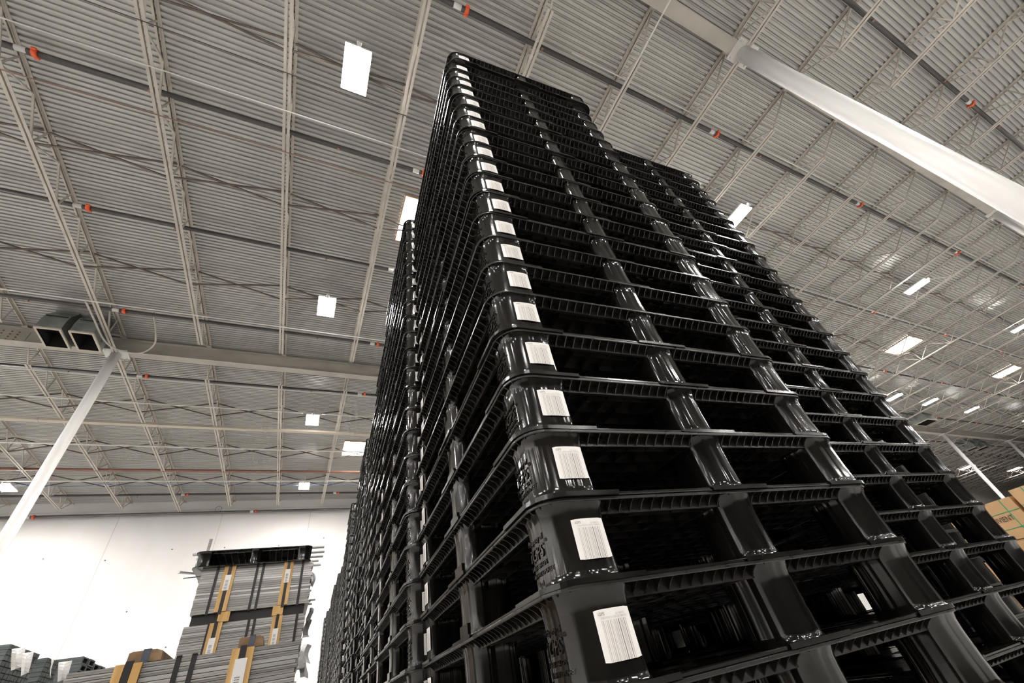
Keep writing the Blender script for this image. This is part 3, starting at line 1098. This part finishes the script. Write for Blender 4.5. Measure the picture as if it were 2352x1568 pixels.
# ================================================================== aluminium bundles at lower left
def bundle(name, label, xa, xb, ya, yb, z0, z1, nl, straps, battens, loose=0, seed=1, group=None):
    """straps: x positions; battens: (x, width, paper z0, paper z1)"""
    rn = random.Random(seed)
    t = thing(name, label, 'bundle', (xa, ya, z0), 0, group)
    W_, D_, H_ = xb - xa, yb - ya, z1 - z0
    pr = MB()
    dz = H_ / nl
    for i in range(nl):
        e0, e1 = rn.uniform(0, 0.006), rn.uniform(-0.008, 0.012)
        mi = rn.choice((0, 0, 0, 1, 2))
        z = i * dz
        pr.box(e0, W_ + e1, rn.uniform(0, 0.003), D_, z + 0.0012, z + dz - 0.0012, mi)
        if rn.random() < 0.6:                # groove lip of the profile
            pr.box(e0, W_ + e1 - 0.002, -0.002, 0.01, z + dz * 0.55, z + dz * 0.8, rn.choice((0, 1, 2)))
    for j in range(loose):
        z = rn.uniform(0, H_ - 0.02)
        l_ = rn.uniform(0.02, 0.06)
        y = rn.uniform(0.02, D_ - 0.1)
        pr.box(W_ + 0.012, W_ + 0.012 + l_, y, y + 0.05, z, z + 0.008, rn.choice((0, 2)))
    pr.build('profiles', [M['alu1'], M['alu2'], M['alu3']], t)
    for sx in straps:
        q_ = MB()
        q_.box(sx - 0.011, sx + 0.011, -0.006, -0.0035, -0.01, H_ + 0.008)
        q_.box(sx - 0.011, sx + 0.011, -0.006, D_, H_ + 0.001, H_ + 0.004)
        q_.build('strap', M['strap'], t)
    for bx, bw, pz0, pz1 in battens:
        bt = MB()
        g = bw * 0.16
        for a, c_ in ((-bw / 2, -g), (g, bw / 2)):
            bt.box(bx + a, bx + c_, -0.028, -0.006, 0.002, H_)
        bt.box(bx - g, bx + g, -0.016, -0.006, 0.002, H_)
        bb = bt.build('wood_batten', M['wood'], t)
        q_ = MB()
        q_.box(bx - g * 0.9, bx + g * 0.9, -0.030, -0.0165, -0.02, H_ + 0.01)
        tag(q_.build('strap', M['strap'], bb), 'black strap over the batten')
        q_ = MB()
        pw = bw * 0.27
        q_.box(bx - pw, bx + pw, -0.033, -0.0305, pz0, pz1)
        n = 14
        for i in range(n):
            if i % 5 != 4:
                zz = pz0 + (pz1 - pz0) * (0.08 + 0.6 * i / n)
                q_.box(bx - pw * 0.55, bx + pw * 0.35, -0.0336, -0.033, zz, zz + (pz1 - pz0) * 0.022, 1)
        tag(q_.build('paper_label', [M['paper'], M['print']], bb), 'white paper label')
    return t


def at(u, v, Y):
    """point on the plane y = Y seen at a pixel of the photograph"""
    du, dv = u - 1176, v - 784
    x_ = RW[0][0] * du + RW[1][0] * dv + RW[2][0] * F_PX
    y_ = RW[0][1] * du + RW[1][1] * dv + RW[2][1] * F_PX
    z_ = RW[0][2] * du + RW[1][2] * dv + RW[2][2] * F_PX
    return Vector((x_ / y_ * Y, Y, z_ / y_ * Y + HC))


YB = 5.07
zt1 = 1.335 + HC
zb1 = 0.955 + HC
bx0 = -0.832
b1 = bundle('aluminium_bundle', 'strapped bundle of silver aluminium profiles directly below the lone black pallet', bx0, 0.125, YB, YB + 0.75, zb1, zt1, 20,
            (at(490, 1350, YB).x - bx0, at(582, 1350, YB).x - bx0, at(596, 1350, YB).x - bx0, at(688, 1350, YB).x - bx0),
            ((at(519, 1350, YB).x - bx0, 0.095, 0.17, 0.30), (at(655, 1350, YB).x - bx0, 0.085, 0.19, 0.31)), 5, 2, 'aluminium profile bundles')
zt2, zb2 = 0.873 + HC, 0.44 + HC
bx1 = -0.848
b2 = bundle('aluminium_bundle', 'strapped bundle of silver aluminium profiles, middle one of the tall pile', bx1, 0.11, YB, YB + 0.75, zb2, zt2, 24,
            (at(474, 1460, YB).x - bx1, at(567, 1450, YB).x - bx1, at(580, 1450, YB).x - bx1, at(680, 1430, YB).x - bx1),
            ((at(488, 1470, YB).x - bx1, 0.095, 0.17, 0.32), (at(634, 1440, YB).x - bx1, 0.085, 0.20, 0.33)), 5, 3, 'aluminium profile bundles')
# black slab standing in for the shade in the gap between the two bundles
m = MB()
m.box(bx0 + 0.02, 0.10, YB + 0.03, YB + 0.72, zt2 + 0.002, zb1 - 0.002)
tag(m.build('gap_shade_slab', M['strap']), 'black slab standing for the shaded gap between the two upper aluminium bundles', 'gap shade')
m = MB()
zz0 = HC
m.box(bx1 + 0.05, 0.05, YB + 0.05, YB + 0.7, 0, zb2 - 0.002)
tag(m.build('aluminium_bundle', M['alu2']), 'lowest aluminium bundle of the pile, hidden behind the front bundle', 'bundle')
for wx, lb in ((at(516, 1410, YB).x, 'left yellow wood spacer block under the upper aluminium bundle'), (at(640, 1390, YB).x, 'right yellow wood spacer block under the upper aluminium bundle')):
    m = MB()
    m.box(wx - 0.045, wx + 0.045, YB - 0.028, YB + 0.028, zt2 + 0.003, zb1 - 0.003)
    tag(m.build('spacer_block', M['wood']), lb, 'block', 'yellow spacer blocks')
YF = 2.95
fx0, fx1 = -0.3005 * YF, 0.0200 * YF
ztf = 0.1292 * YF + HC
b3 = bundle('aluminium_bundle', 'nearest strapped bundle of aluminium profiles along the bottom edge', fx0, fx1, YF, YF + 0.5, ztf - 0.46, ztf, 24,
            (at(402, 1545, YF).x - fx0, at(441, 1530, YF).x - fx0), ((at(552, 1530, YF).x - fx0, 0.098, 0.20, 0.415), (at(290, 1555, YF).x - fx0, 0.10, 0.20, 0.385)), 6, 4,
            'aluminium profile bundles')
m = MB()
m.box(fx0 + 0.03, fx1 - 0.03, YF + 0.03, YF + 0.47, 0, ztf - 0.463)
tag(m.build('timber_crate', M['wood_dark']), 'timber stand holding up the nearest aluminium bundle', 'crate')
for (u0, v0, u1, v1, lb) in ((548, 1468, 602, 1480, 'brown wood block with steel band, right one on the nearest bundle'), (288, 1507, 368, 1520, 'brown wood block with steel band, left one on the nearest bundle')):
    a = at(u0, 1480 if u0 > 400 else 1526, YF + 0.02)
    wd = 0.115 if u0 > 400 else 0.135
    t = thing('wood_block', lb, 'block', (a.x, YF + 0.02, ztf + 0.004), 0, 'brown wood blocks')
    q_ = MB()
    hh_ = 0.048
    n = len(q_.v)
    pf = ((0, 0), (wd, 0), (wd * 0.97, hh_ * 0.8), (wd * 0.78, hh_), (wd * 0.1, hh_), (0.0, hh_ * 0.9))
    q_.loft([[(x_, 0.0, z_) for x_, z_ in pf], [(x_, 0.34, z_) for x_, z_ in pf]], cap0=True, cap1=True)
    q_.build('timber', M['wood_dark'], t)
    q_ = MB()
    q_.box(wd * 0.40, wd * 0.62, -0.004, -0.001, -0.02, hh_ + 0.003)
    q_.box(wd * 0.40, wd * 0.62, -0.004, 0.34, hh_ + 0.001, hh_ + 0.004)
    tag(q_.build('steel_band', M['steel_strap'], t), 'blue grey steel band')

# lone pallet on top of the pile
t = copy_tree(proto)
for ch in list(t.children):
    if ch.name.startswith('barcode') or ch.name.startswith('moulded'):
        bpy.data.objects.remove(ch)
tag(t, 'lone black plastic pallet capping the pile of aluminium bundles', 'pallet', 'stacked black plastic pallets')
t.location = (-0.915, YB - 0.05, zt1 + 0.001)
t.rotation_euler = (0, 0, 0.0)
# loose profiles lying across the lone pallet
zp = zt1 + 0.001 + PH
rn = random.Random(5)
for i in range(5):
    xa = -0.98 + rn.uniform(-0.02, 0.05)
    m = MB()
    y = YB + 0.05 + i * 0.17
    m.box(xa, 0.19 + rn.uniform(-0.03, 0.05), y, y + 0.05, zp + 0.001, zp + 0.013)
    tag(m.build('aluminium_profile', M['alu1']), 'loose flat aluminium profile across the lone pallet, %s from the front' % ORD1[i + 1], 'profile', 'loose profiles on the lone pallet')
for i, (z_, l_) in enumerate(((0.02, 0.09), (0.045, 0.07), (0.065, 0.08), (0.09, 0.06))):
    m = MB()
    m.box(0.02 + 0.01 * i, 0.125 + l_, YB + 0.25 + 0.09 * i, YB + 0.30 + 0.09 * i, zt1 + z_ + 0.0, zt1 + z_ + 0.012)
    tag(m.build('aluminium_profile', M['alu3']), ('thin', 'short', 'narrow', 'small')[i] + ' aluminium profile end sticking out of the right side of the lone pallet', 'profile', 'profile ends by the lone pallet')
m = MB(); a = at(411, 1314, YB + 0.1); m.bar((a.x, a.y, a.z), (a.x + 0.40, a.y + 0.30, a.z + 0.0), 0.035, 0.012)
tag(m.build('aluminium_profile', M['alu3']), 'loose aluminium profile jutting out left under the lone pallet', 'profile')
m = MB(); a = at(421, 1328, YB + 0.02); m.bar((a.x, a.y, a.z), (a.x + 0.17, a.y + 0.25, zt1 + 0.004), 0.008, 0.008)
tag(m.build('thin_rod', M['alu2']), 'thin loose rod poking out left below the lone pallet', 'rod')
m = MB(); a = at(485, 1237, YB + 0.5); m.box(a.x - 0.012, a.x + 0.012, YB + 0.5, YB + 0.524, zp + 0.02, a.z)
tag(m.build('upright_tube', M['alu2']), 'small upright metal tube standing on the lone pallet', 'tube')

# paper tags hanging at the right ends of the pile
rn = random.Random(9)
tags_ = ((718, 1330, 0.035, 0.12, 'grey paper sheet beside the right end of the top aluminium bundle'),
         (712, 1410, 0.04, 0.11, 'upper white paper sheet curling from the right end of the middle bundle'),
         (706, 1440, 0.05, 0.14, 'large grey paper sheet curling from the right end of the middle bundle'),
         (703, 1500, 0.05, 0.09, 'creased white paper tag below the large grey sheet'),
         (697, 1530, 0.045, 0.10, 'lowest white paper tag at the right end of the pile'))
for i, (u, v, w_, h_, lb) in enumerate(tags_):
    a = at(u, v, YB + 0.12 + 0.08 * i if v < 1460 else YF + 0.3)
    m = MB()
    rows = []
    for r_ in range(6):
        tt = r_ / 5
        z_ = a.z + h_ / 2 - h_ * tt
        off = 0.012 * math.sin(tt * 4 + i)
        rows.append([(a.x - w_ / 2 + off, a.y, z_), (a.x + off, a.y - 0.012, z_), (a.x + w_ / 2 + off, a.y + 0.01, z_ - 0.01)])
    m.loft(rows, closed=False)
    bk = MB()
    bk.loft([[(p[0], p[1] + 0.0012, p[2]) for p in r_] for r_ in rows], closed=False, flip=True)
    m.add(bk)
    tag(m.build('paper_tag', M['paper']), lb, 'paper', 'hanging paper tags')

# ------------------------------------------------------------------ grey tube bundles far lower left
def tube_bundle(x1, y0, yb_, z1, label, nx=9, h=0.6, seed=1):
    """end faces look towards +x"""
    rn = random.Random(seed)
    W_ = 1.6
    t = thing('grey_tube_bundle', label, 'bundle', (x1 - W_, y0, z1 - h), 0, 'grey tube bundles')
    b = MB()
    nz = 26
    dz = h / nz
    dy = (yb_ - y0) / nx
    for i in range(nz):
        z = i * dz
        b.box(0, W_, 0.0, yb_ - y0, z + 0.001, z + dz - 0.001)
        for j in range(nx):
            b.box(W_ - 0.001, W_ + rn.uniform(0.002, 0.005), j * dy + 0.004, (j + 1) * dy - 0.004, z + 0.002, z + dz - 0.002)
    b.build('tubes', M['grey_tube'], t)
    return t


G = [(at(24, 1479, 4.0), 4.0, at(77.5, 1500, 4.0)), (at(111.5, 1509, 5.0), 5.0, None)]
tube_bundle(-0.3824 * 4.0, 4.0, 4.46, 0.1772 * 4.0 + HC, 'grey tube bundle at the lower left corner of the picture', 9, 0.7, 1)
tube_bundle(-0.3310 * 4.75, 4.75, 5.02, 0.1533 * 4.75 + HC, 'second grey tube bundle, right of the corner one', 6, 0.7, 2)
for nm, x1, y0, yb_, zt, lb in (('a', -0.3824 * 4.0, 4.0, 4.46, 0.1772 * 4.0 + HC - 0.7, 'timber crate under the corner tube bundle'), ('b', -0.331 * 4.75, 4.75, 5.02, 0.1533 * 4.75 + HC - 0.7, 'timber crate under the second tube bundle')):
    m = MB(); m.box(x1 - 1.58, x1 - 0.02, y0 + 0.01, yb_ - 0.01, 0, zt - 0.001)
    tag(m.build('timber_crate', M['wood_dark']), lb, 'crate')
# square tube pack with open ends, the shade inside put in as black plugs
t = thing('square_tube_pack', 'pack of dark square tubes with open ends beyond the grey bundles', 'bundle', (0, 0, 0))
b = MB()
ty0, tx1, tz1 = 5.6, -0.2877 * 5.6, 0.1491 * 5.6 + HC
for j in range(4):
    for i in range(9):
        y = ty0 + j * 0.168 + (0.03 if j > 1 else 0)
        z = tz1 - 0.052 * (i + 1) - (0.015 if j > 1 else 0)
        sy_, sz_ = 0.164, 0.050
        x0_, x1_ = tx1 - 1.3, tx1 + (0.006 if (i + j) % 2 else 0)
        oc = [(y, z), (y + sy_, z), (y + sy_, z + sz_), (y, z + sz_)]
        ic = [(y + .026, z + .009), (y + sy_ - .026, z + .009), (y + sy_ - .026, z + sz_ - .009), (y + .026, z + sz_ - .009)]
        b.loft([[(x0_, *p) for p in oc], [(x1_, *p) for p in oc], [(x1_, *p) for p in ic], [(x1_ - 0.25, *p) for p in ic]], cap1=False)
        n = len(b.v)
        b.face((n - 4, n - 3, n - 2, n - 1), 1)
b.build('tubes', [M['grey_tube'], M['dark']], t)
m = MB(); m.box(tx1 - 1.28, tx1 - 0.02, ty0 + 0.01, ty0 + 0.69, 0, tz1 - 0.486)
tag(m.build('timber_crate', M['wood_dark']), 'timber crate under the square tube pack', 'crate')
# papers on the grey bundles
for (u0, v0, u1, v1, Y_, lines_, lb) in ((27, 1490, 60, 1540, 3.97, 9, 'striped white paper sheet stuck on the corner tube bundle'),
                                         (50, 1500, 78, 1552, 3.95, 0, 'pale folded paper hanging beside the striped sheet'),
                                         (118, 1512, 126, 1556, 4.72, 0, 'narrow white paper strip on the second tube bundle'),
                                         (134, 1521, 166, 1566, 4.70, 0, 'rounded white paper sheet at the right of the tube bundles')):
    a, c_ = at(u0, v0, Y_), at(u1, v0 - (u1 - u0) * 0.15, Y_)
    d_, e_ = at(u0 - 2, v1, Y_), at(u1 - 12, v1 - 8, Y_)
    m = MB()
    rows = []
    for r_ in range(7):
        tt = r_ / 6
        l_, rr2 = a.lerp(d_, tt), c_.lerp(e_, tt)
        md = (l_ + rr2) / 2 + Vector((0, -0.02 * math.sin(tt * 3), 0))
        rows.append([tuple(l_), tuple(md), tuple(rr2)])
    m.loft(rows, closed=False)
    bk = MB()
    bk.loft([[(p[0], p[1] + 0.0015, p[2]) for p in r_] for r_ in rows], closed=False, flip=True)
    m.add(bk)
    for i in range(lines_):
        tt0, tt1 = 0.25 + 0.65 * i / lines_, 0.25 + 0.65 * i / lines_ + 0.035
        A, B = a.lerp(d_, tt0), c_.lerp(e_, tt0)
        A2, B2 = a.lerp(d_, tt1), c_.lerp(e_, tt1)
        o3 = Vector((0, -0.024, 0))
        m.quad(tuple(A.lerp(B, .08) + o3), tuple(A2.lerp(B2, .08) + o3), tuple(A2.lerp(B2, .5) + o3), tuple(A.lerp(B, .5) + o3), 1)
    tag(m.build('paper_sheet', [M['paper'], M['ink_pale']]), lb, 'paper', 'papers on the tube bundles')

# ================================================================== cardboard cartons at the right edge
def carton(x, ya, yb_, z0, z1, label, text=None, strap_y=(), strap_z=()):
    """visible face looks towards -x; strap positions are world y and heights above the lens"""
    D_ = 1.2
    t = thing('cardboard_carton', label, 'box', (x, ya, z0), 0, 'strapped cardboard cartons')
    L_, H_ = yb_ - ya, z1 - z0
    b = MB(); b.box(0, D_, 0, L_, 0, H_)
    b.box(0.57, 0.63, 0, L_, H_, H_ + 0.001)
    b.build('box', M['card'], t)
    q_ = MB()
    for fy in strap_y:
        q_.box(-0.003, -0.0008, fy - ya - 0.004, fy - ya + 0.004, 0, H_ + 0.002)
        q_.box(-0.003, D_, fy - ya - 0.004, fy - ya + 0.004, H_ + 0.001, H_ + 0.003)
    for fz in strap_z:
        q_.box(-0.004, -0.002, 0, L_, fz + HC - z0 - 0.003, fz + HC - z0 + 0.003)
    if q_.v:
        tag(q_.build('green_strapping', M['green_strap'], t), 'thin green strapping')
    if text:
        tb = text_mb(text, 0.071, 0.0008)
        wd = max(v[0] for v in tb.v)
        sc = 0.185 / wd
        q_ = MB()
        q_.add(tb, Matrix.Translation((-0.003, 1.982 + 0.185 - ya, 0.434 + HC - z0)) @ Matrix(((0, 0, -1, 0), (-sc, 0, 0, 0), (0, 1.0, 0, 0), (0, 0, 0, 1))))
        tag(q_.build('lettering', M['black_ink'], t), 'black block lettering')
    return t


XB = 7.0
zt_ = 0.64
y_r = 1.885
yl = 2.12
carton(XB, y_r, yl + 0.5, HC + 0.262, HC + zt_, 'brown cardboard carton with black lettering and green strapping at right edge', 'VIVIENT', (1.982,), (0.515, 0.361))
carton(XB, y_r - 0.75, y_r - 0.035, HC + 0.262, HC + 0.69, 'slightly taller brown carton, nearer one at the right edge', None, (1.74,), (0.53,))
carton(XB + 0.012, y_r - 0.75, yl + 0.5, HC - 0.16, HC + 0.258, 'brown carton underneath the lettered one', None)
m = MB(); m.box(XB + 0.05, XB + 1.2, y_r - 0.7, yl + 0.45, 0, HC - 0.162)
tag(m.build('timber_crate', M['wood_dark']), 'timber stand under the cardboard cartons', 'crate')
